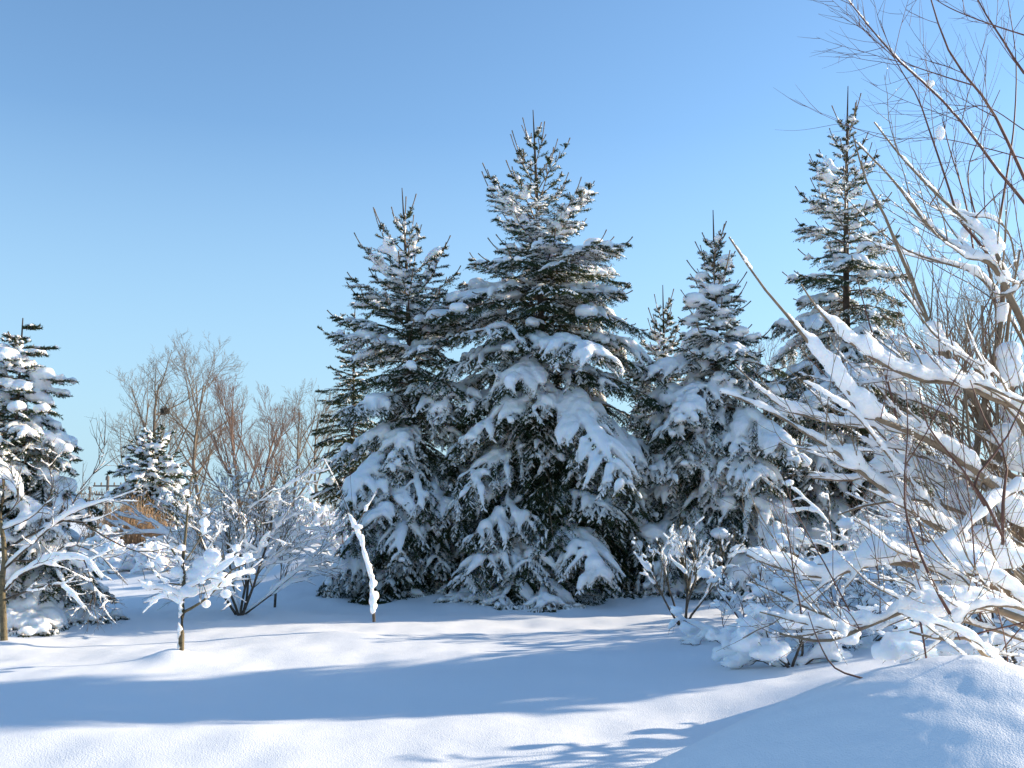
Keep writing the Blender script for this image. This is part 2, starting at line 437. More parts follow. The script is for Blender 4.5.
        if blobs and rs.rand() < blobs / nbr and u > .08:
            sp = rs.uniform(.55, .9); c = np.array([np.interp(sp, t, P[:, c_]) for c_ in range(3)])
            rr = rs.uniform(.07, .13) * bs * (.6 + .5 * min(1.4, L))
            blob(sn, c + ZV * rr * .35, (rr * 1.25, rr * 1.25, rr * .8), seed * 50 + i)
    tr.build('trunk', M_bark, root)
    o = nd.build('needles', needle or M_needle, root, smooth=False)
    wood.build('branches', M_twig, root)
    s2 = remesh(sn, vox, seed, vox * .35, 4.0, 1)
    v, q, tq = fine.arrays(); s2.add(v, q=q)
    s2.build('snow_load', M_snow, root)
    return root

def foot(px, y): 
    x = (px - 512) / F * y * (math.cos(PITCH) + 0)  # good enough at the foot
    x = at(px, 560, y)[0]
    return (x, y, float(ground_z(x, y)) - .03)
def height_to(px, py, y, base): return float(at(px, py, y)[2] - base[2])

b = foot(545, 18.6)
spruce('spruce_tree', 'tallest and widest snow-laden spruce in the middle of the group', b, height_to(533, 110, 18.6, b),
       [(0, .05), (.05, .30), (.10, .52), (.16, .85), (.25, 1.3), (.38, 1.8), (.55, 2.1), (.8, 2.2), (1, 1.95)], 11, nbr=215, snow=.92, blobs=30,
       lean=(at(533, 110, 18.6)[0] - b[0], 0), topsnow=1.35, group='snow-laden spruces across the lawn')
b = foot(412, 18.9)
spruce('spruce_tree', 'slim snow-laden spruce just left of the tallest spruce', b, height_to(402, 188, 18.9, b),
       [(0, .05), (.05, .24), (.12, .62), (.22, 1.0), (.38, 1.35), (.6, 1.5), (.85, 1.55), (1, 1.35)], 23, nbr=175, snow=.95, blobs=20,
       lean=(at(402, 188, 18.9)[0] - b[0], 0), group='snow-laden spruces across the lawn')
b = foot(722, 18.6)
spruce('spruce_tree', 'thickly plastered spruce right of the tallest spruce, behind a thin shrub', b, height_to(722, 210, 18.6, b),
       [(0, .06), (.06, .22), (.14, .42), (.28, .70), (.36, .95), (.42, 1.45), (.6, 1.75), (.85, 1.7), (1, 1.6)], 37, nbr=185, snow=1.35, blobs=105, bs=1.35,
       topsnow=1.8, group='snow-laden spruces across the lawn', needle=M_needle_blue, droop=1.1, asc=.75)
b = foot(668, 20.8)
spruce('spruce_tree', 'small narrow spruce top between the tallest and the thickly plastered spruce', b, height_to(672, 285, 20.8, b),
       [(0, .08), (.08, .28), (.2, .50), (.4, .85), (1, 1.3)], 41, nbr=150, snow=1.0, blobs=12, group='snow-laden spruces across the lawn', vox=.035)
b = foot(852, 19.6)
spruce('spruce_tree', 'open-crowned spruce standing behind the arching branches on the right', b, height_to(848, 86, 19.6, b),
       [(0, .05), (.05, .22), (.09, .38), (.13, .75), (.2, .78), (.3, .95), (.38, 1.25), (.55, 1.8), (.8, 2.1), (1, 1.9)], 53, nbr=170, snow=.85, blobs=26,
       lean=(at(848, 86, 19.6)[0] - b[0], 0), group='snow-laden spruces across the lawn', needle=M_needle_blue, tipup=1.2, topsnow=1.25)
b = foot(350, 23)
spruce('spruce_tree', 'dark round-topped conifer with little snow, half hidden at the left of the group', b, height_to(354, 305, 23, b),
       [(0, .35), (.06, .65), (.15, .75), (.35, .72), (.6, .95), (.85, .6), (1, .35)], 61, nbr=130, snow=.42, blobs=3, vox=.045, zlow=1.3,
       dens=.85, blade=(.045, .015), group='snow-laden spruces across the lawn', leader=.2, droop=.6, spike=.35, asc=.5)
b = foot(8, 14.2)
spruce('spruce_tree', 'heavily snowed spruce at the left edge of the photo', b, height_to(14, 318, 14.2, b),
       [(0, .08), (.05, .34), (.12, .55), (.2, .62), (.26, .55), (.34, .80), (.42, .68), (.5, .95), (.7, 1.2), (.9, 1.4), (1, 1.35)], 71, nbr=165, snow=1.65, blobs=90, bs=1.15, leader=.2,
       vox=.025, topsnow=1.3, needle=M_needle_blue, tipup=.3, asc=.15, droop=.75, spike=.3)
b = foot(148, 30)
spruce('spruce_tree', 'distant sunlit spruce with dabs of snow left of the round bush', b, height_to(150, 416, 30, b),
       [(0, .2), (.1, .6), (.3, 1.0), (.6, 1.35), (1, 1.6)], 83, nbr=150, snow=1.1, blobs=70, vox=.05, dens=.65, blade=(.06, .022), topsnow=1.3, droop=.8, asc=.6, spike=.4)
# the two out of frame on the right whose shade crosses the lawn
b = (9.9, 13.6, float(ground_z(9.9, 13.6)))
spruce('spruce_tree', 'broad spruce just outside the right edge shading the lawn', b, 8.6,
       [(0, .1), (.1, .6), (.3, 1.2), (.6, 1.7), (1, 1.9)], 91, nbr=170, snow=1, blobs=0, vox=.06, dens=.7, blade=(.07, .03))
b = (14.2, 15.3, float(ground_z(14.2, 15.3)))
spruce('spruce_tree', 'spruce further out beyond the right edge', b, 9.5,
       [(0, .1), (.1, .7), (.3, 1.4), (.6, 1.9), (1, 2.0)], 92, nbr=150, snow=1, blobs=0, vox=.07, dens=.6, blade=(.08, .035))

# ------------------------------------------------------------------ bare trees and bushes
def poly_tubes(mb, L, k=5, kbig=8):
    """L: list of (P (n,3), R (n,)) with mixed n"""
    by = {}
    for P, R in L: by.setdefault((len(P), R[0] > .02), []).append((P, R))
    for (n, big), it in by.items():
        tubes(mb, np.stack([p for p, _ in it]), np.stack([r for _, r in it]), kbig if big else k)

def grow(rs, p, d, L, r, lev, out, prm, n=6):
    """one branch and its children; prm: dict(levels, kids, ang, ratio, up, wob, taper)"""
    pts = [p]; dd = d / np.linalg.norm(d)
    for i in range(n - 1):
        dd = dd + rs.normal(size=3) * prm['wob'] + ZV * prm['up'][min(lev, len(prm['up']) - 1)]
        dd = dd / np.linalg.norm(dd)
        pts.append(pts[-1] + dd * L / (n - 1))
    P = np.array(pts); P[:, 2] = np.maximum(P[:, 2], prm.get('floor', -9) + .02)
    R = r * np.linspace(1, prm.get('taper', .35), n)
    out.append((P, R, lev))
    if lev >= prm['levels']: return
    nk = prm['kids'][lev]
    for j in range(nk):
        s = prm.get('first', .25) + (1 - prm.get('first', .25)) * (j + rs.uniform(.1, .9)) / nk
        s = min(s, .98)
        i0 = min(int(s * (n - 1)), n - 2); f = s * (n - 1) - i0
        q = P[i0] * (1 - f) + P[i0 + 1] * f; T = norm(P[i0 + 1] - P[i0])
        rnd = rs.normal(size=3); rnd -= T * (rnd @ T); rnd = norm(rnd)
        an = math.radians(prm['ang'] * rs.uniform(.6, 1.35))
        nd = T * math.cos(an) + rnd * math.sin(an)
        rr = R[i0] * prm.get('rr', .62) * rs.uniform(.8, 1.1)
        grow(rs, q, nd, L * prm['ratio'] * (1.25 - .7 * s) * rs.uniform(.7, 1.25), max(rr, prm.get('rmin', .002)), lev + 1, out, prm, n)

def snow_on(mb, L, rs, amt, wmin=.012, wmax=.07, seed=0, hk=1.0, keep=.9, steep=.9, ns=10, taper=0, fall=0):
    """snow ridges lying on the upper side of branches L = [(P,R,..)]"""
    PP = []; WW = []; HH = []
    for it in L:
        P, R = it[0], it[1]
        if rs.rand() > keep: continue
        n = len(P); t = np.linspace(0, 1, n); tt = np.linspace(0, 1, ns)
        Q = np.stack([np.interp(tt, t, P[:, c]) for c in range(3)], -1); r = np.interp(tt, t, R)
        T = norm(np.gradient(Q, axis=0)); hz = np.sqrt(np.clip(1 - T[:, 2] ** 2, 0, 1))
        flat = np.clip((hz - .38) / .5, 0, 1) ** 1.2
        ln = np.linalg.norm(P[-1] - P[0])
        w = np.clip((wmin + .9 * r + .03 * min(ln, 1.2)) * amt, wmin, wmax)
        if taper: w = w * np.clip(r / taper, .28, 1)
        w = w * flat * (1 + .35 * vnoise(Q, 1.3, seed) + .2 * vnoise(Q, 3.5, seed + 1))
        if fall: w = w * np.clip(1.05 + fall * vnoise(Q, .9, seed + 4) + .25 * vnoise(Q, 6, seed + 5), .08, 1.35)
        w = np.clip(w, .0015, wmax * 1.3)
        w[0] *= .6; w[-1] = min(w[-1], .4 * w[-2] + .002)
        h = w * hk * (1 + .3 * vnoise(Q, 2.1, seed + 2))
        PP.append(Q + ZV * (r * .35 + h * .78)[:, None]); WW.append(w); HH.append(h)
    if PP: tubes(mb, np.stack(PP), np.stack(WW), 7, np.stack(HH))

def bare(name, label, cat, base, outs, bark, twig, rs, amt=0, taper=0, ns=10, pieces=False, vox=None, wmin=.012, wmax=.07, hk=1, seed=0, split=1, group=None, keep=.9, lump=.1, extra=None, trunk_name='trunk', steep=.9, snow_levels=9):
    root = thing(name, label, cat, tuple(base), group)
    bs = np.array(base)
    loc = [(P - bs, R, l) for P, R, l in outs]
    a = MB(); poly_tubes(a, [(P, R) for P, R, l in loc if l < split]); 
    if a.n: a.build(trunk_name, bark, root)
    c = MB(); poly_tubes(c, [(P, R) for P, R, l in loc if l >= split], 4, 6)
    if c.n: c.build('twigs', twig, root)
    if amt:
        s = MB(); snow_on(s, [x for x in loc if x[2] <= snow_levels], rs, amt, wmin, wmax, seed, hk, keep, steep, ns, taper)
        if extra: extra(s, loc)
        if vox: s = remesh(s, vox, seed, vox * lump * 3, 5, 1)
        if pieces:
            for m_ in islands(s): m_.build('snow_clump', M_snow, root)
        else: s.build('snow_load', M_snow, root)
    return root

# tall bare trees far behind on the left
def far_tree(px, py, y, r0, seed, label, m, spread=34, kids=(8, 6, 5), trunkf=.32, snow=0, group='bare trees beyond the lawn', nest=False, lv=3, up=(.02, .08, .08, .06), name='bare_tree', cat='bare tree', first=.22, lm=1.0):
    rs = np.random.RandomState(seed)
    b = foot(px, y); ht = height_to(px, py, y, b); out = []
    prm = dict(levels=lv, kids=kids, ang=spread, ratio=.52, up=up, wob=.07, taper=.3, rr=.6, rmin=.0055 * y / 45, first=first)
    grow(rs, np.array(b), np.array([rs.normal() * .05, 0, 1.0]), ht * .86 * lm, r0, 0, out, prm, 7)
    r = bare(name, label, cat, b, out, m, m, rs, amt=snow, wmin=.02, wmax=.05, group=group, split=1, keep=.35)
    if nest:
        mb = MB(); c = at(164, 410, y); allp = np.concatenate([P for P, R, l in out if l <= 2]); c = allp[np.linalg.norm((allp - c) * [1, .3, 1], axis=1).argmin()] + [0, 0, .1] - np.array(b)
        rr = np.random.RandomState(4)
        for k in range(90):
            a = rr.uniform(0, 6.3); q = c + np.array([math.cos(a) * .13, math.sin(a) * .13, rr.uniform(-.1, .1)])
            d = np.array([-math.sin(a), math.cos(a), rr.normal() * .5]) * .14
            tubes(mb, np.stack([q - d, q, q + d]), np.array([.012, .018, .01]), 4)
        o = mb.build('bird_nest', M_dark); o.location = b
        tag(o, 'dark ball of twigs, a bird nest in the tall bare tree', 'nest')
far_tree(142, 345, 45, .13, 5, 'tallest bare tree on the left, wide crown with a nest', M_far, nest=True, kids=(10, 7, 5, 4), spread=46, lv=4)
far_tree(128, 372, 50, .09, 27, 'slim pale bare tree at the left end of the far row', M_far, kids=(9, 7, 5, 4), spread=40, lv=4)
far_tree(178, 360, 48, .09, 28, 'slim bare tree between the two tallest bare trees', M_far, kids=(9, 7, 5, 4), spread=40, lv=4)
far_tree(196, 352, 46, .11, 6, 'tall bare tree just right of the one with the nest', M_far, kids=(9, 7, 5, 4), spread=40, lv=4)
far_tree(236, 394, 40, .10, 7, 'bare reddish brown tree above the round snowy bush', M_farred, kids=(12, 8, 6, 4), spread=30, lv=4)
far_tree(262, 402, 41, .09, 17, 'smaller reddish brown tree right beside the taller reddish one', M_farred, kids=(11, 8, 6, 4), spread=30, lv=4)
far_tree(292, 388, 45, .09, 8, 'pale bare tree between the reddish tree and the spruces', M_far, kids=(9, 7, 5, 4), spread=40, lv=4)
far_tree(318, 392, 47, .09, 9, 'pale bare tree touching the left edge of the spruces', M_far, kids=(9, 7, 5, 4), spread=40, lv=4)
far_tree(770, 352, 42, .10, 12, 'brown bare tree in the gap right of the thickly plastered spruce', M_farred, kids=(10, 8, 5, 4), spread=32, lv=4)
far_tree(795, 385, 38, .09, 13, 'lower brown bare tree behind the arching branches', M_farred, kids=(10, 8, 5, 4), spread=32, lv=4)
far_tree(1000, 265, 34, .12, 14, 'bare tree beyond the shrub at the right edge', M_far, kids=(9, 7, 5, 4), spread=40, lv=4)
far_tree(960, 300, 36, .10, 15, 'bare tree right of the open-crowned spruce', M_far, kids=(9, 7, 5, 4), spread=40, lv=4)

# round many-stemmed bush
def multi(name, label, cat, base, stems, prm, seed, bark, twig, amt, vox, lean=1.0, n=8, **kw):
    rs = np.random.RandomState(seed); out = []
    for k in range(stems):
        a = k * 2.4 + rs.uniform(-.4, .4); tilt = math.radians(prm['tilt'][0] + (prm['tilt'][1] - prm['tilt'][0]) * (k + .5) / stems)
        d = np.array([math.cos(a) * math.sin(tilt), math.sin(a) * math.sin(tilt) * .8, math.cos(tilt)])
        grow(rs, np.array(base) + [math.cos(a) * .05, math.sin(a) * .05, 0], d, prm['len'] * rs.uniform(.85, 1.1), prm['r'], 0, out, prm, n)
    return bare(name, label, cat, base, out, bark, twig, rs, amt=amt, vox=vox, seed=seed, **kw)
b = foot(240, 15.6)
b = (at(240, 612, 15.6)[0], 15.6, float(ground_z(at(240, 612, 15.6)[0], 15.6)))
multi('round_bush', 'wide round leafless bush with snow along every branch, behind the small sapling', 'bush', b, 9,
      dict(levels=3, kids=(10, 6, 3), ang=38, ratio=.56, up=(.02, .05, .04, .02), wob=.09, taper=.35, rr=.62, rmin=.004, tilt=(8, 66), len=1.95, r=.022, first=.22),
      21, M_dark, M_sap, 1.35, .012, wmin=.013, wmax=.040, hk=1.25, keep=1, taper=.008, ns=14)

# sapling with clots of snow
SB = np.array([at(181, 655, 11.1)[0], 11.1, 0]); SB[2] = ground_z(SB[0], SB[1]) - .02
def P_(pts, y0, dy=0):
    n = len(pts)
    return np.array([at(px, py, y0 + dy * (i / max(1, n - 1)) ** 1.2) for i, (px, py) in enumerate(pts)])
def resamp(P, n):
    # Catmull-Rom through the traced points
    P = np.asarray(P); E = np.vstack([2 * P[0] - P[1], P, 2 * P[-1] - P[-2]]); m = len(P) - 1
    out = []
    for u in np.linspace(0, m, n):
        i = min(int(u), m - 1); f = u - i; a, b_, c, d = E[i], E[i + 1], E[i + 2], E[i + 3]
        out.append(.5 * ((2 * b_) + (-a + c) * f + (2 * a - 5 * b_ + 4 * c - d) * f * f + (-a + 3 * b_ - 3 * c + d) * f ** 3))
    return np.array(out)
def traced(lst, n=14):
    """lst of (pixel points, depth, depth change, r0, r1, level)"""
    out = []
    for pts, y0, dy, r0, r1, lev in lst:
        P = resamp(P_(pts, y0, dy), n); out.append((P, np.linspace(r0, r1, n), lev))
    return out
rs = np.random.RandomState(3)
sap = traced([
    ([(181, 657), (182, 620), (184, 590), (183, 560), (186, 530), (188, 505)], 11.1, 0, .034, .010, 0),
    ([(184, 612), (200, 603), (215, 590), (232, 570), (262, 558)], 11.1, -.2, .016, .005, 1),
    ([(183, 606), (172, 600), (160, 598), (150, 605)], 11.1, .3, .010, .003, 1),
    ([(186, 575), (175, 555), (168, 543), (163, 536)], 11.1, -.1, .012, .004, 1),
    ([(186, 576), (205, 574), (222, 566), (235, 552), (243, 541)], 11.1, .3, .012, .004, 1),
    ([(186, 560), (196, 545), (204, 530), (208, 516)], 11.1, .2, .009, .004, 1),
    ([(184, 590), (200, 583), (220, 572), (238, 556)], 11.1, -.5, .009, .003, 1),
    ([(184, 598), (210, 590), (228, 580), (246, 574), (256, 572)], 11.1, .5, .009, .003, 1),
    ([(183, 585), (165, 582), (152, 570), (148, 556)], 11.1, .3, .009, .003, 1),
    ([(184, 600), (168, 590), (150, 588), (138, 580)], 11.1, -.4, .008, .003, 1)], 9)
for P, R, l in list(sap[1:]):
    for k in range(5):
        i = rs.randint(2, 8); d = norm(P[min(i + 1, 8)] - P[i - 1]) + rs.normal(size=3) * .6 + ZV * .3
        q = P[i] + norm(d) * (np.linspace(0, 1, 9) * rs.uniform(.1, .25))[:, None]; sap.append((q, np.linspace(.005, .002, 9), 2))
def clots(s, loc):
    rr = np.random.RandomState(8)
    for px, py, r in [(205, 566, .115), (190, 590, .11), (212, 556, .10), (176, 572, .07), (222, 580, .10), (204, 522, .055), (207, 511, .04), (240, 562, .075), (160, 560, .06), (168, 590, .06),
                      (226, 594, .06), (198, 575, .11), (236, 548, .05), (150, 600, .035), (206, 604, .06), (248, 556, .05), (182, 548, .05)]:
        c = at(px, py, 11.1 + rr.uniform(-.1, .1)) - SB
        blob(s, c, (r * rr.uniform(.8, 1.2), r, r * rr.uniform(.65, .95)), int(px))
    for P, R, l in loc[1:10]:
        for f_ in rr.uniform(.3, .95, 2):
            r = rr.uniform(.022, .045); j = int(f_ * (len(P) - 1))
            blob(s, P[j] + ZV * r * .6, (r * 1.15, r, r * rr.uniform(.8, 1.3)), int(f_ * 1000))
    # spiral of snow stuck to the trunk
    t = np.linspace(0, 1, 26); P = loc[0][0]; Q = np.stack([np.interp(t * .62, np.linspace(0, 1, len(P)), P[:, c]) for c in range(3)], -1)
    w = .018 + .014 * np.sin(t * 34); Q[:, 0] += -.022 + .012 * np.sin(t * 34); Q[:, 1] -= .02
    tubes(s, Q, w, 7)
bare('snowy_sapling', 'small sapling alone in the sunlit lawn, hung with clots of snow', 'sapling', SB, sap, M_sap, M_sap, rs, amt=.75, vox=.009, wmin=.011, wmax=.030, hk=1.1, seed=31, extra=clots, keep=1)

# leaning stem in front of the slim spruce
LB = np.array(at(374, 622, 13.4)); LB[2] = ground_z(LB[0], LB[1]) - .02
ln = traced([([(374, 622), (373, 600), (371, 575), (364, 550), (356, 528), (348, 512)], 13.4, .2, .022, .008, 0),
             ([(356, 530), (362, 515), (372, 500), (378, 488)], 13.55, .2, .008, .004, 1),
             ([(350, 516), (342, 495), (334, 478), (322, 455)], 13.6, .2, .007, .002, 1),
             ([(362, 545), (356, 522), (352, 500), (350, 470)], 13.6, .1, .007, .002, 1)], 10)
def stuck(s, loc):
    P = loc[0][0]; t = np.linspace(0, 1, 40); Q = np.stack([np.interp(.06 + t * .92, np.linspace(0, 1, len(P)), P[:, c]) for c in range(3)], -1)
    w = .028 + .008 * np.sin(t * 17) + .006 * np.sin(t * 37); w[0] = .01; w[-1] = .012
    tubes(s, Q + [-.008, -.01, .015], w, 8)
    rr = np.random.RandomState(6)
    env = interp(t, [(0, .5), (.15, 1.1), (.3, 1.25), (.42, .6), (.52, .5), (.66, 1.15), (.82, 1.0), (1, .4)])
    for k in range(34):
        j = rr.randint(1, 39); r = rr.uniform(.020, .040) * env[j]
        blob(s, Q[j] + np.array([rr.normal() * .017, rr.normal() * .017, .02]), (r * rr.uniform(.8, 1.2), r, r * rr.uniform(1.0, 2.0)), 400 + k, 7)
    blob(s, at(358, 527, 13.5) - LB, (.065, .05, .035), 5); blob(s, at(366, 508, 13.6) - LB, (.03, .03, .05), 6)
bare('leaning_sapling', 'bent sapling stem plastered with thick snow left of the spruces', 'sapling', LB, ln, M_dark, M_dark, np.random.RandomState(1), amt=1.2, vox=.014, wmin=.015, wmax=.04, seed=5, extra=stuck, keep=1)

# small shrub before the plastered spruce
b = np.array(at(682, 604, 14.3)); b[2] = ground_z(b[0], b[1])
multi('thin_shrub', 'thin upright leafless shrub before the thickly plastered spruce', 'shrub', b, 6,
      dict(levels=3, kids=(5, 4, 2), ang=32, ratio=.56, up=(.03, .08, .06, .04), wob=.08, taper=.35, rr=.62, rmin=.003, tilt=(6, 42), len=1.15, r=.018, first=.3),
      33, M_dark, M_sap, 1.2, .012, wmin=.012, wmax=.034, hk=1.1, keep=.85, pieces=True)

# young tree with spreading branches at the left edge
AB = np.array(at(4, 640, 12.3)); AB[2] = ground_z(AB[0], AB[1]) - .02
ap = traced([
    ([(4, 642), (3, 610), (2, 580), (5, 550), (0, 520), (4, 490), (2, 470)], 12.3, 0, .045, .014, 0),
    ([(4, 592), (20, 575), (50, 562), (84, 560), (102, 580)], 12.3, -.6, .018, .006, 1),
    ([(3, 570), (30, 545), (60, 520), (85, 508), (110, 500), (122, 496)], 12.3, -.3, .018, .004, 1),
    ([(84, 560), (96, 590), (112, 604)], 11.8, -.1, .008, .003, 1),
    ([(5, 550), (40, 530), (75, 520), (110, 540), (140, 552), (168, 548)], 12.3, .3, .016, .004, 1),
    ([(60, 520), (72, 505), (80, 490), (96, 470), (104, 452), (104, 438)], 12.2, 0, .010, .002, 1),
    ([(2, 520), (18, 500), (14, 478), (4, 462)], 12.3, -.3, .012, .004, 1),
    ([(4, 560), (40, 560), (70, 545), (100, 556), (128, 585)], 12.3, .5, .014, .003, 1),
    ([(2, 530), (30, 518), (48, 500), (52, 480), (46, 455)], 12.3, .2, .012, .003, 1),
    ([(4, 575), (-20, 560), (-50, 540), (-80, 530)], 12.3, 0, .016, .004, 1),
    ([(4, 545), (-25, 520), (-50, 490)], 12.3, .3, .014, .004, 1),
    ([(5, 600), (30, 590), (58, 585), (76, 600), (86, 612)], 12.3, -.7, .014, .004, 1)], 10)
rs = np.random.RandomState(12)
for P, R, l in list(ap[1:]):
    for k in range(11):
        i = rs.randint(2, 9); d = norm(P[min(i + 1, 9)] - P[i - 1]) + rs.normal(size=3) * .5 + ZV * .1
        tmp = []; grow(rs, P[i], d, rs.uniform(.2, .6), .0055, 2, tmp, dict(levels=3, kids=(0, 0, 4), ang=40, ratio=.5, up=(0, 0, .02, .02), wob=.1, taper=.35, rr=.7, rmin=.002, first=.2), 10)
        ap += tmp
bare('young_tree', 'young leafless tree at the left edge with flat snowy branches spreading before the spruce', 'tree', AB, ap, M_sap, M_dark, rs, amt=.95, vox=.010, wmin=.013, wmax=.036, hk=1.2, seed=15, keep=.95, taper=.010, ns=14)

# ------------------------------------------------------------------ big arching shrub in the right foreground
rs = np.random.RandomState(19)
main = [
    ([(1075, 660), (1030, 622), (985, 583), (950, 572), (888, 562), (850, 570), (822, 577), (780, 568), (747, 555)], 5.6, -.5, .026, .006, 0),
    ([(1080, 650), (1024, 620), (985, 607), (950, 601), (915, 607), (870, 625), (826, 641), (780, 634)], 5.4, -.6, .022, .005, 0),
    ([(868, 625), (853, 625), (800, 605), (775, 592), (749, 581)], 5.0, .3, .010, .003, 1),
    ([(850, 632), (835, 630), (798, 622), (760, 612)], 4.95, -.2, .009, .003, 1),
    ([(1080, 560), (1040, 520), (1003, 493), (968, 466), (932, 442), (901, 428), (875, 417), (848, 391), (820, 358), (795, 325), (760, 283), (729, 237)], 6.2, -1.0, .030, .004, 0),
    ([(1070, 640), (1010, 575), (965, 545), (925, 520), (888, 493), (853, 466), (830, 448), (808, 435), (773, 413), (720, 391)], 6.1, -.6, .024, .004, 0),
    ([(1060, 500), (1000, 470), (930, 440), (884, 428), (835, 424), (778, 404), (735, 365)], 6.6, -.5, .022, .004, 0),
    ([(1060, 610), (1015, 520), (1000, 450), (975, 400), (949, 363), (932, 332), (918, 295), (899, 251), (884, 214), (866, 180), (853, 135)], 6.4, -.4, .026, .004, 0),
    ([(1065, 430), (1030, 340), (1009, 295), (995, 268), (979, 258), (949, 244), (921, 217), (893, 180), (855, 141)], 6.3, -.5, .026, .004, 0),
    ([(1004, 272), (988, 240), (947, 204), (905, 161), (874, 122)], 6.1, -.1, .014, .004, 1),
    ([(1075, 470), (1024, 413), (996, 400), (955, 383), (921, 380), (881, 363), (850, 342), (820, 312), (801, 284)], 6.0, -.7, .022, .004, 0),
    ([(1060, 560), (1024, 500), (990, 440), (960, 380), (935, 330), (900, 290)], 6.3, .2, .024, .006, 0),
    ([(1070, 620), (1010, 550), (960, 500), (900, 470), (850, 480), (812, 478)], 6.3, -.2, .022, .005, 0),
    ([(1070, 600), (1030, 560), (1000, 530), (960, 512), (920, 500), (870, 505), (838, 515)], 6.2, -.3, .018, .004, 0),
    ([(1040, 640), (990, 560), (975, 480), (985, 400), (1000, 330), (1004, 272)], 6.3, 0, .026, .014, 0),
    ([(1070, 520), (1020, 440), (1005, 380), (1010, 310), (1020, 250)], 6.3, .1, .022, .006, 0),
    ([(920, 620), (915, 590), (930, 560), (965, 530), (1000, 500), (1040, 480)], 5.2, .6, .005, .010, 1),
    ([(1050, 560), (990, 520), (930, 505), (870, 480), (846, 455)], 6.4, -.6, .012, .004, 1),
    ([(1060, 470), (1010, 455), (960, 470), (915, 455), (880, 440), (850, 400)], 6.4, .0, .016, .004, 1),
    ([(910, 632), (941, 639), (968, 639), (985, 656), (1010, 668), (1050, 670)], 4.9, .3, .006, .012, 1),
]
stems = traced(main, 20)
twigs = traced([
    ([(985, 506), (963, 470), (928, 426), (919, 387)], 5.4, 0, .008, .003, 2),
    ([(950, 614), (932, 581), (910, 528), (904, 493), (908, 426), (905, 380)], 5.0, .1, .009, .002, 2),
    ([(899, 427), (888, 383), (871, 329), (857, 278)], 5.8, 0, .008, .003, 2),
    ([(1003, 537), (985, 500), (975, 480), (1005, 440), (1024, 400)], 5.3, 0, .009, .004, 2),
    ([(1003, 545), (1003, 500), (1006, 460), (985, 420), (970, 380)], 5.4, .1, .010, .003, 2),
    ([(860, 629), (846, 610), (820, 600)], 4.7, 0, .003, .002, 2),
    ([(868, 680), (835, 668), (818, 640), (808, 612)], 4.6, 0, .005, .002, 2),
    ([(960, 640), (950, 614)], 4.95, 0, .004, .002, 2)], 10)
rv = np.random.RandomState(77)
for P, R, l in list(stems):
    for k in range(2 if l == 0 else 1):   # thinner sister stems from the same crown
        tt_ = np.linspace(0, 1, len(P))[:, None]; off = rv.normal(size=3) * [.22, .3, .22]
        cut = rv.uniform(.55, .92); Q = P + off * tt_ ** 1.3 + rv.normal(size=3) * [.05, .12, .05] + rv.normal(size=3) * .05 * np.sin(tt_ * 7)
        Q = np.stack([np.interp(np.linspace(0, cut, len(P)), tt_[:, 0], Q[:, c]) for c in range(3)], -1)
        q_ = Q - np.array([0, 0, EYE]); cx_ = 512 + F * q_[:, 0] / (q_ @ FWD)
        if (cx_ < 745).any(): continue
        stems.append((Q, R * .48, 1))
allb = [(P, R, l) for P, R, l in stems]
for P, R, l in list(stems):
    for k in range(11 if l == 0 else 4):
        i = rs.randint(2, 16); d = norm(P[i + 1] - P[i - 1]) * 1.0 + norm(rs.normal(size=3)) * .65 + ZV * rs.uniform(0, .4)
        tmp = []; grow(rs, P[i], d, rs.uniform(.3, .75), max(.0035, R[i] * .38), 1, tmp,
                       dict(levels=2, kids=(0, 3), ang=34, ratio=.55, up=(.03, .05, .04), wob=.08, taper=.35, rr=.6, rmin=.0018, first=.3), 8)
        q_ = tmp[0][0] - np.array([0, 0, EYE]); cx_ = 512 + F * q_[:, 0] / (q_ @ FWD); cy_ = 384 - F * (q_ @ UPV) / (q_ @ FWD)
        if not ((cx_ < 840) & (cy_ < 300)).any() and not (cx_ < 735).any(): allb += tmp
red = [(P, R, l) for P, R, l in twigs]
for k in range(75):
    P, R, l = stems[rs.randint(len(stems))]; i = rs.randint(2, 17)
    d = norm(P[i + 1] - P[i - 1]) * .4 + rs.normal(size=3) * .35 + ZV * rs.uniform(.1, 1.1) 
    tmp = []; grow(rs, P[i], d, rs.uniform(.4, 1.1), rs.uniform(.003, .0055), 2, tmp,
                   dict(levels=3, kids=(0, 0, 4), ang=30, ratio=.5, up=(.03, .05, .03), wob=.07, taper=.35, rr=.6, rmin=.0014, first=.25), 8)
    q_ = tmp[0][0] - np.array([0, 0, EYE]); cx_ = 512 + F * q_[:, 0] / (q_ @ FWD); cy_ = 384 - F * (q_ @ UPV) / (q_ @ FWD)
    if not ((cx_ < 840) & (cy_ < 330)).any() and not (cx_ < 775).any(): red += tmp
GB = np.array([3.55, 6.4, 0]); GB[2] = ground_z(3.55, 6.4)
root = thing('arching_shrub', 'large arching shrub filling the right foreground, pale stems under thick ridges of snow', 'shrub', tuple(GB))
m1 = MB(); poly_tubes(m1, [(P - GB, R) for P, R, l in allb], 6, 9); m1.build('stems', M_pale, root)
m2 = MB(); poly_tubes(m2, [(P - GB, R) for P, R, l in red], 5, 6); m2.build('twigs', M_red, root)
s = MB()
rs = np.random.RandomState(44)
hi = [7, 8]
snow_on(s, [(P - GB, R) for k, (P, R, l) in enumerate(allb) if l == 0 and k not in hi], rs, 1.25, .012, .050, 7, 1.25, 1.0, .95, 48, .018, 1.0)
snow_on(s, [(allb[k][0] - GB, allb[k][1]) for k in hi], rs, .8, .010, .026, 17, 1.1, 1.0, .95, 48, .018, 1.0)
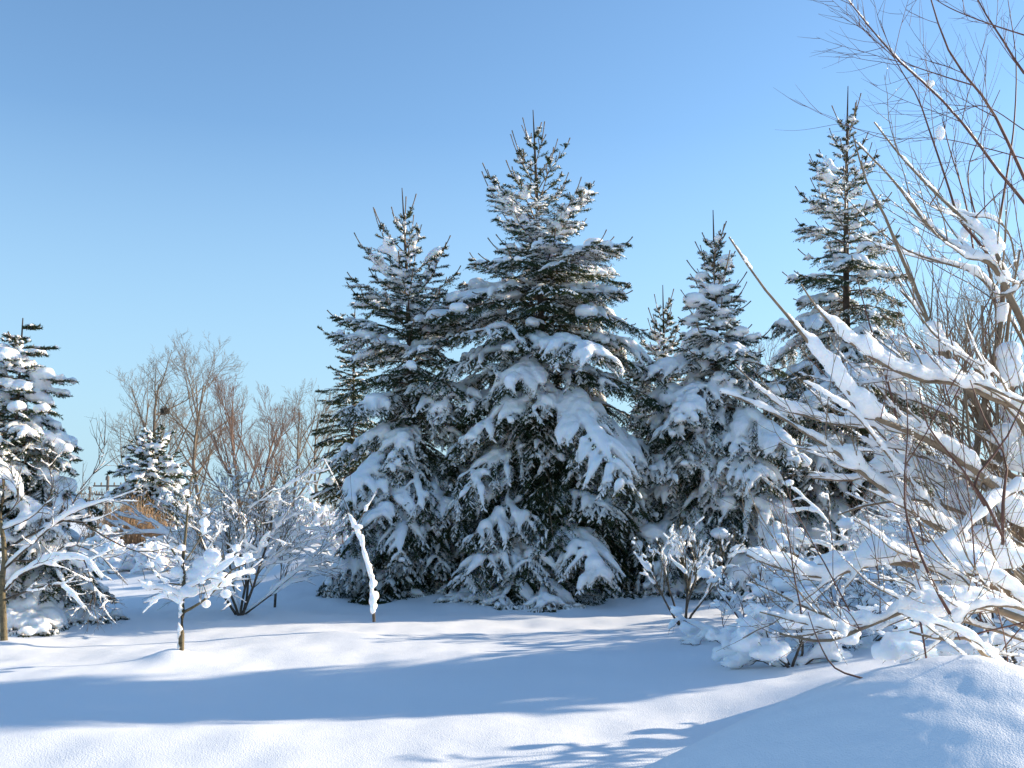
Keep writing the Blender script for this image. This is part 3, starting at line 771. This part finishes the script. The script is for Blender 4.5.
snow_on(s, [(P - GB, R) for P, R, l in allb if l == 1 and len(P) == 20], rs, 1.0, .009, .028, 8, 1.2, 1.0, .95, 40, .009, 1.0)
snow_on(s, [(P - GB, R) for P, R, l in allb if len(P) != 20], rs, .85, .008, .021, 9, 1.15, .9, .9, 16, .006)
for px, py, y, rx, rz in [(870, 405, 5.6, .09, .075), (848, 392, 5.5, .06, .05), (988, 245, 6.1, .065, .06), (978, 226, 6.1, .04, .045), (925, 372, 6.0, .09, .08),
                          (940, 345, 6.2, .08, .06), (1003, 375, 6.2, .10, .09), (985, 290, 6.2, .055, .07), (990, 318, 6.2, .05, .05), (940, 615, 5.1, .13, .07), (965, 600, 5.2, .12, .06),
                          (925, 600, 5.1, .07, .05), (950, 560, 5.7, .13, .06), (1010, 460, 6.2, .12, .10), (970, 505, 6.1, .10, .07), (905, 470, 6.3, .08, .06), (1015, 560, 5.8, .14, .1),
                          (860, 440, 6.3, .08, .04), (890, 455, 6.4, .10, .06), (945, 395, 6.5, .09, .05), (1018, 510, 6.1, .10, .10), (985, 430, 6.6, .09, .08), (850, 556, 5.15, .08, .045)]:
    c = at(px, py, y); best = None
    for P, R, l in stems:
        dd = np.linalg.norm((P - c) * [1, .35, 1], axis=1); j = int(dd.argmin())
        if best is None or dd[j] < best[0]: best = (dd[j], P[j], norm(P[min(j + 1, len(P) - 1)] - P[max(j - 1, 0)]))
    for q_ in (-.6, 0, .6):
        blob(s, best[1] + best[2] * rx * q_ * 1.3 + ZV * rz * .55 - GB, (rx * .8, rx * .65, rz * (.85 - .3 * abs(q_))), px + py)
s = remesh(s, .011, 9, .007, 7, 1); s.build('snow_load', M_snow, root)

# ------------------------------------------------------------------ slender reddish tree, upper right
tl = traced([
    ([(1100, 560), (1070, 350), (1040, 220), (1014, 156), (988, 104), (952, 57), (931, 0), (918, -60)], 7.2, -.4, .019, .003, 0),
    ([(1100, 500), (1050, 250), (1024, 203), (999, 172), (968, 130), (936, 94), (900, 62), (868, 25), (848, 0), (830, -25)], 7.0, -.4, .015, .002, 0),
    ([(1120, 480), (1070, 130), (1024, 73), (1004, 42), (978, 0), (960, -50)], 7.3, 0, .015, .003, 0),
    ([(1009, 295), (985, 250), (960, 220), (947, 182), (931, 135), (917, 96), (895, 60), (880, 20)], 6.7, 0, .012, .002, 0),
    ([(999, 224), (1006, 180), (1014, 125), (1016, 60), (1008, 0)], 7.4, 0, .010, .003, 1),
    ([(936, 94), (910, 70), (880, 45), (866, 30)], 6.9, 0, .005, .002, 1),
    ([(972, 85), (940, 75), (905, 62), (882, 42)], 7.0, .2, .006, .002, 1),
    ([(1040, 40), (990, 24), (950, 8), (925, -8)], 7.1, 0, .007, .003, 1),
    ([(1030, 160), (985, 148), (935, 138), (880, 141)], 7.0, 0, .005, .002, 1),
    ([(1024, 130), (990, 108), (965, 106), (940, 104)], 7.3, 0, .005, .002, 1),
    ([(975, 260), (965, 200), (950, 150), (942, 118)], 6.8, 0, .008, .003, 1),
    ([(1000, 330), (985, 250), (968, 180), (978, 140), (1000, 90)], 7.0, .2, .008, .003, 1)], 16)
rs = np.random.RandomState(29); allt = list(tl)
for P, R, l in tl:
    for k in range(9 if l == 0 else 4):
        i = rs.randint(3, 15); d = norm(P[i] - P[i - 1]) * .8 + norm(rs.normal(size=3)) * .65
        tmp = []; grow(rs, P[i], d, rs.uniform(.25, .85), max(.0026, R[i] * .38), 2, tmp,
                       dict(levels=3, kids=(0, 0, 4), ang=34, ratio=.6, up=(0, .0, .03, .03), wob=.05, taper=.35, rr=.6, rmin=.0018, first=.2), 8)
        allt += tmp
TB = np.array([5.9, 7.6, 0]); TB[2] = ground_z(5.9, 7.6)
trk = resamp(np.array([TB, TB + [-.35, -.1, 1.0], TB + [-.9, -.15, 1.8], at(1100, 520, 7.2), at(1085, 430, 7.2)]), 16)
allt.append((trk, np.linspace(.06, .03, 16), 0))
def knobs(s_, loc):
    for px, py, y, rx, rz in [(929, 84, 6.85, .035, .032), (940, 133, 6.75, .035, .05), (965, 232, 6.75, .035, .05), (955, 205, 6.8, .04, .045)]:
        blob(s_, at(px, py, y) - TB, (rx, rx, rz), px)
bare('slender_tree', 'slender leafless tree with red-brown twigs reaching in from the upper right', 'tree', TB, allt, M_red, M_red, rs, amt=.5, vox=.012, wmin=.006, wmax=.016, seed=3, extra=knobs, keep=.3, snow_levels=1, pieces=True)

# ------------------------------------------------------------------ snowed-over shrubs low on the right
def low_shrub(px, y, len_, seed, label, stems=11, amt=.85, name='snowed_shrub', tilt=(15, 75), bark=None, vox=.016, blobs=12, wmax=.04):
    x = at(px, 560, y)[0]; b = (x, y, float(ground_z(x, y)) - .03)
    def ex(s_, loc):
        r = np.random.RandomState(seed)
        for k in range(blobs):
            P = loc[r.randint(len(loc))][0]; c = P[r.randint(2, len(P))]; q = r.uniform(.05, .12)
            blob(s_, c + ZV * q * .3, (q * 1.2, q * 1.1, q * .75), seed + k)
    multi(name, label, 'shrub', b, stems, dict(levels=3, kids=(5, 4, 2), ang=42, ratio=.55, up=(.0, -.02, -.04, -.04), wob=.12, taper=.35, rr=.6, rmin=.003, tilt=tilt, len=len_, r=.016, first=.25, floor=b[2]),
          seed, bark or M_dark, bark or M_dark, amt, vox, wmin=.014, wmax=wmax, hk=1.1, keep=.9, extra=ex, group='low shrubs under the snow on the right')
low_shrub(788, 9.8, .58, 101, 'low shrub smothered in snow with curling twigs at the left foot of the arching shrub', stems=10, amt=1.3, blobs=34, wmax=.06)
low_shrub(850, 10.8, .8, 102, 'snow-covered shrub behind the lowest arching branches')
low_shrub(940, 11.6, .95, 103, 'snow-covered shrub deep behind the middle of the arching shrub')
low_shrub(1035, 7.5, 1.1, 104, 'tall snow-covered shrub at the right edge behind the arching shrub')
low_shrub(905, 13.0, 1.5, 105, 'tangled snowy shrub in front of the open-crowned spruce', bark=M_red)
low_shrub(990, 13.6, 2.0, 106, 'tall tangled snowy shrub right of the open-crowned spruce', bark=M_red)
low_shrub(770, 12.2, 1.0, 107, 'small snowy shrub at the foot of the thickly plastered spruce', bark=M_red)
low_shrub(850, 14.5, 1.6, 108, 'snowy shrub between the thickly plastered and the open-crowned spruce')

# low snowy bushes along the far left
for i, (px, y, L_) in enumerate([(112, 24.5, .7), (135, 25, .65), (160, 24, .6), (98, 26, .8), (182, 26, .8), (350, 21.8, .9), (215, 27, 1.2), (280, 28, 1.4), (310, 26, 1.2)]):
    lb = ['low snowy bush left of the reeds', 'low snowy bush before the reeds', 'low snowy bush right of the reeds', 'snowy bush touching the left spruce', 'snowy bush under the distant sunlit spruce',
          'snowy bush at the foot of the dark conifer', 'snowy bush behind the left of the round bush', 'snowy bush behind the right of the round bush', 'snowy bush left of the dark conifer'][i]
    x = at(px, 560, y)[0]; b = (x, y, float(ground_z(x, y)) - .03)
    def ex(s_, loc, i=i):
        r = np.random.RandomState(i)
        for k in range(40):
            P = loc[r.randint(len(loc))][0]; c = P[r.randint(2, len(P))]; q = r.uniform(.05, .10)
            blob(s_, c, (q, q, q * .8), i * 50 + k, 6)
    multi('snowy_bush', lb, 'bush', b, 12, dict(levels=2, kids=(5, 4), ang=36, ratio=.55, up=(.02, .03, .0), wob=.1, taper=.35, rr=.6, rmin=.006, tilt=(5, 75), len=L_, r=.016, first=.2, floor=b[2]),
          300 + i, M_far, M_far, 1.2, .035, wmin=.03, wmax=.07, hk=1.1, keep=.9, extra=ex, group='low snowy bushes behind the lawn')

# dry reeds
rs = np.random.RandomState(55); mb = MB(); n = 420
x0 = at(132, 540, 27)[0]
bx = x0 + rs.uniform(-1.15, 1.15, n); by = 27 + rs.uniform(-.6, .6, n); hh = rs.uniform(.9, 1.75, n) * (1 - .35 * np.abs(bx - x0))
t = np.linspace(0, 1, 4); lx = rs.normal(size=n) * .14; ly = rs.normal(size=n) * .1
P = np.stack([bx[:, None] + lx[:, None] * t ** 2, by[:, None] + ly[:, None] * t ** 2, ground_z(bx, by)[:, None] + hh[:, None] * t], -1)
tubes(mb, P, np.array([.010, .010, .008, .003])[None] * np.ones((n, 1)), 3)
brush(mb, P[:, 1], P[:, 3], 5, .12, .018, rs, 1.6, 1)
tag(mb.build('dry_reeds', M_reed, smooth=False), 'patch of dry orange-brown reeds in the far left, beyond the lawn', 'reeds', kind='stuff')

# far scrub line along the horizon, reads as one mass
rs = np.random.RandomState(66); mb = MB(); L_ = []
for k in range(420):
    y = rs.uniform(90, 135); x = rs.uniform(-1, 1) * y * .75; z = float(ground_z(x, y)); h = rs.uniform(1.5, 3.6)
    out = []; grow(rs, np.array([x, y, z]), np.array([rs.normal() * .2, 0, 1]), h, .05, 0, out, dict(levels=2, kids=(6, 4), ang=40, ratio=.55, up=(0, .05, .05), wob=.1, taper=.4, rr=.6, rmin=.025, first=.1), 4)
    L_ += [(P, R) for P, R, l in out]
poly_tubes(mb, L_, 3, 3)
tag(mb.build('distant_scrub', M_far), 'thin line of far leafless scrub along the horizon', 'scrub', kind='stuff')

# ------------------------------------------------------------------ utility poles
def pole(px, py, y, hp, label):
    x = at(px, py, y)[0]; ztop = at(px, py, y)[2]; g = float(ground_z(x, y))
    root = thing('utility_pole', label, 'utility pole', (x, y, g - .2), 'far utility poles')
    h = ztop - g + .2
    a = MB(); tubes(a, np.array([[0, 0, 0], [0, 0, h * .5], [0, 0, h]]), np.array([.15, .13, .11]), 8); a.build('post', M_pole, root)
    for dz, w in ((.55, 1.15), (1.25, .95)):
        c = MB(); tubes(c, np.array([[-w, 0, h - dz], [0, 0, h - dz], [w, 0, h - dz]]), np.array([.07, .07, .07]), 6); c.build('crossarm', M_pole, root)
        for sx in (-.9, -.45, .45, .9):
            i_ = MB(); tubes(i_, np.array([[sx * w, 0, h - dz + .05], [sx * w, 0, h - dz + .18], [sx * w, 0, h - dz + .3]]), np.array([.05, .07, .03]), 6); i_.build('insulator', M_far, root)
    c = MB(); tubes(c, np.array([[0, -.1, h - .1], [0, -.1, h + .15], [0, -.1, h + .3]]), np.array([.16, .16, .04]), 8); c.build('cap', M_pole, root)
pole(108, 479, 80, 6, 'nearer wooden utility pole with two crossarms beyond the reeds')
pole(90, 489, 112, 6, 'fainter far utility pole left of the nearer one')

# stakes
for px, py, y, h, lb in ((275, 599, 17.0, .34, 'short dark stake in the snow right of the round bush'), (362, 598, 20.5, .95, 'thin dark stake under the dark conifer')):
    p = at(px, py, y); g = float(ground_z(p[0], y))
    mb = MB(); z = np.linspace(-.1, h, 5); tubes(mb, np.stack([z * .03, z * 0, z], -1), np.full(5, .022), 7)
    tubes(mb, np.array([[h * .03, 0, h], [h * .03, 0, h + .004]]), np.array([.022, .0]), 7)
    o = mb.build('garden_stake', M_dark); o.location = (p[0], y, g); tag(o, lb, 'stake')

# ------------------------------------------------------------------ snow pile in the right foreground
def pile():
    cx, cy = 1.95, 4.65
    g = np.linspace(-3.4, 3.4, 260); X, Y = np.meshgrid(cx + g, cy + g[g < 2.9] * 1.0)
    dx = X - cx; dy = Y - cy
    sx = np.where(dx < 0, 1.65, 1.05)
    r2 = (dx / sx) ** 2 + (dy / np.where(dy < 0, 1.5, .8)) ** 2
    z = .95 * np.exp(-r2) + .06 * np.exp(-((dx - .28) / .3) ** 2 - ((dy + .1) / .5) ** 2)
    p = np.stack([X, Y, 0 * X], -1); k = np.exp(-r2 * .9)
    right = 1 / (1 + np.exp(-(dx + .15) * 6))
    z = z + k * (.006 * vnoise(p, .7, 5) + right * (.007 * vnoise(p, 1.7, 6) + .006 * vnoise(p, 3.5, 7) + .0035 * vnoise(p, 8, 9)) + .003 * vnoise(p, 6, 8))
    Z = ground_z(X, Y) + z - .03
    ny, nx = X.shape; idx = np.arange(nx * ny).reshape(ny, nx)
    mb = MB(); mb.add(np.stack([X - cx, Y - cy, Z], -1), q=np.stack([idx[:-1, :-1], idx[:-1, 1:], idx[1:, 1:], idx[1:, :-1]], -1))
    o = mb.build('snow_pile', M_pile); o.location = (cx, cy, 0)
    tag(o, 'large rounded pile of snow in the lower right foreground', 'snow pile')
pile()
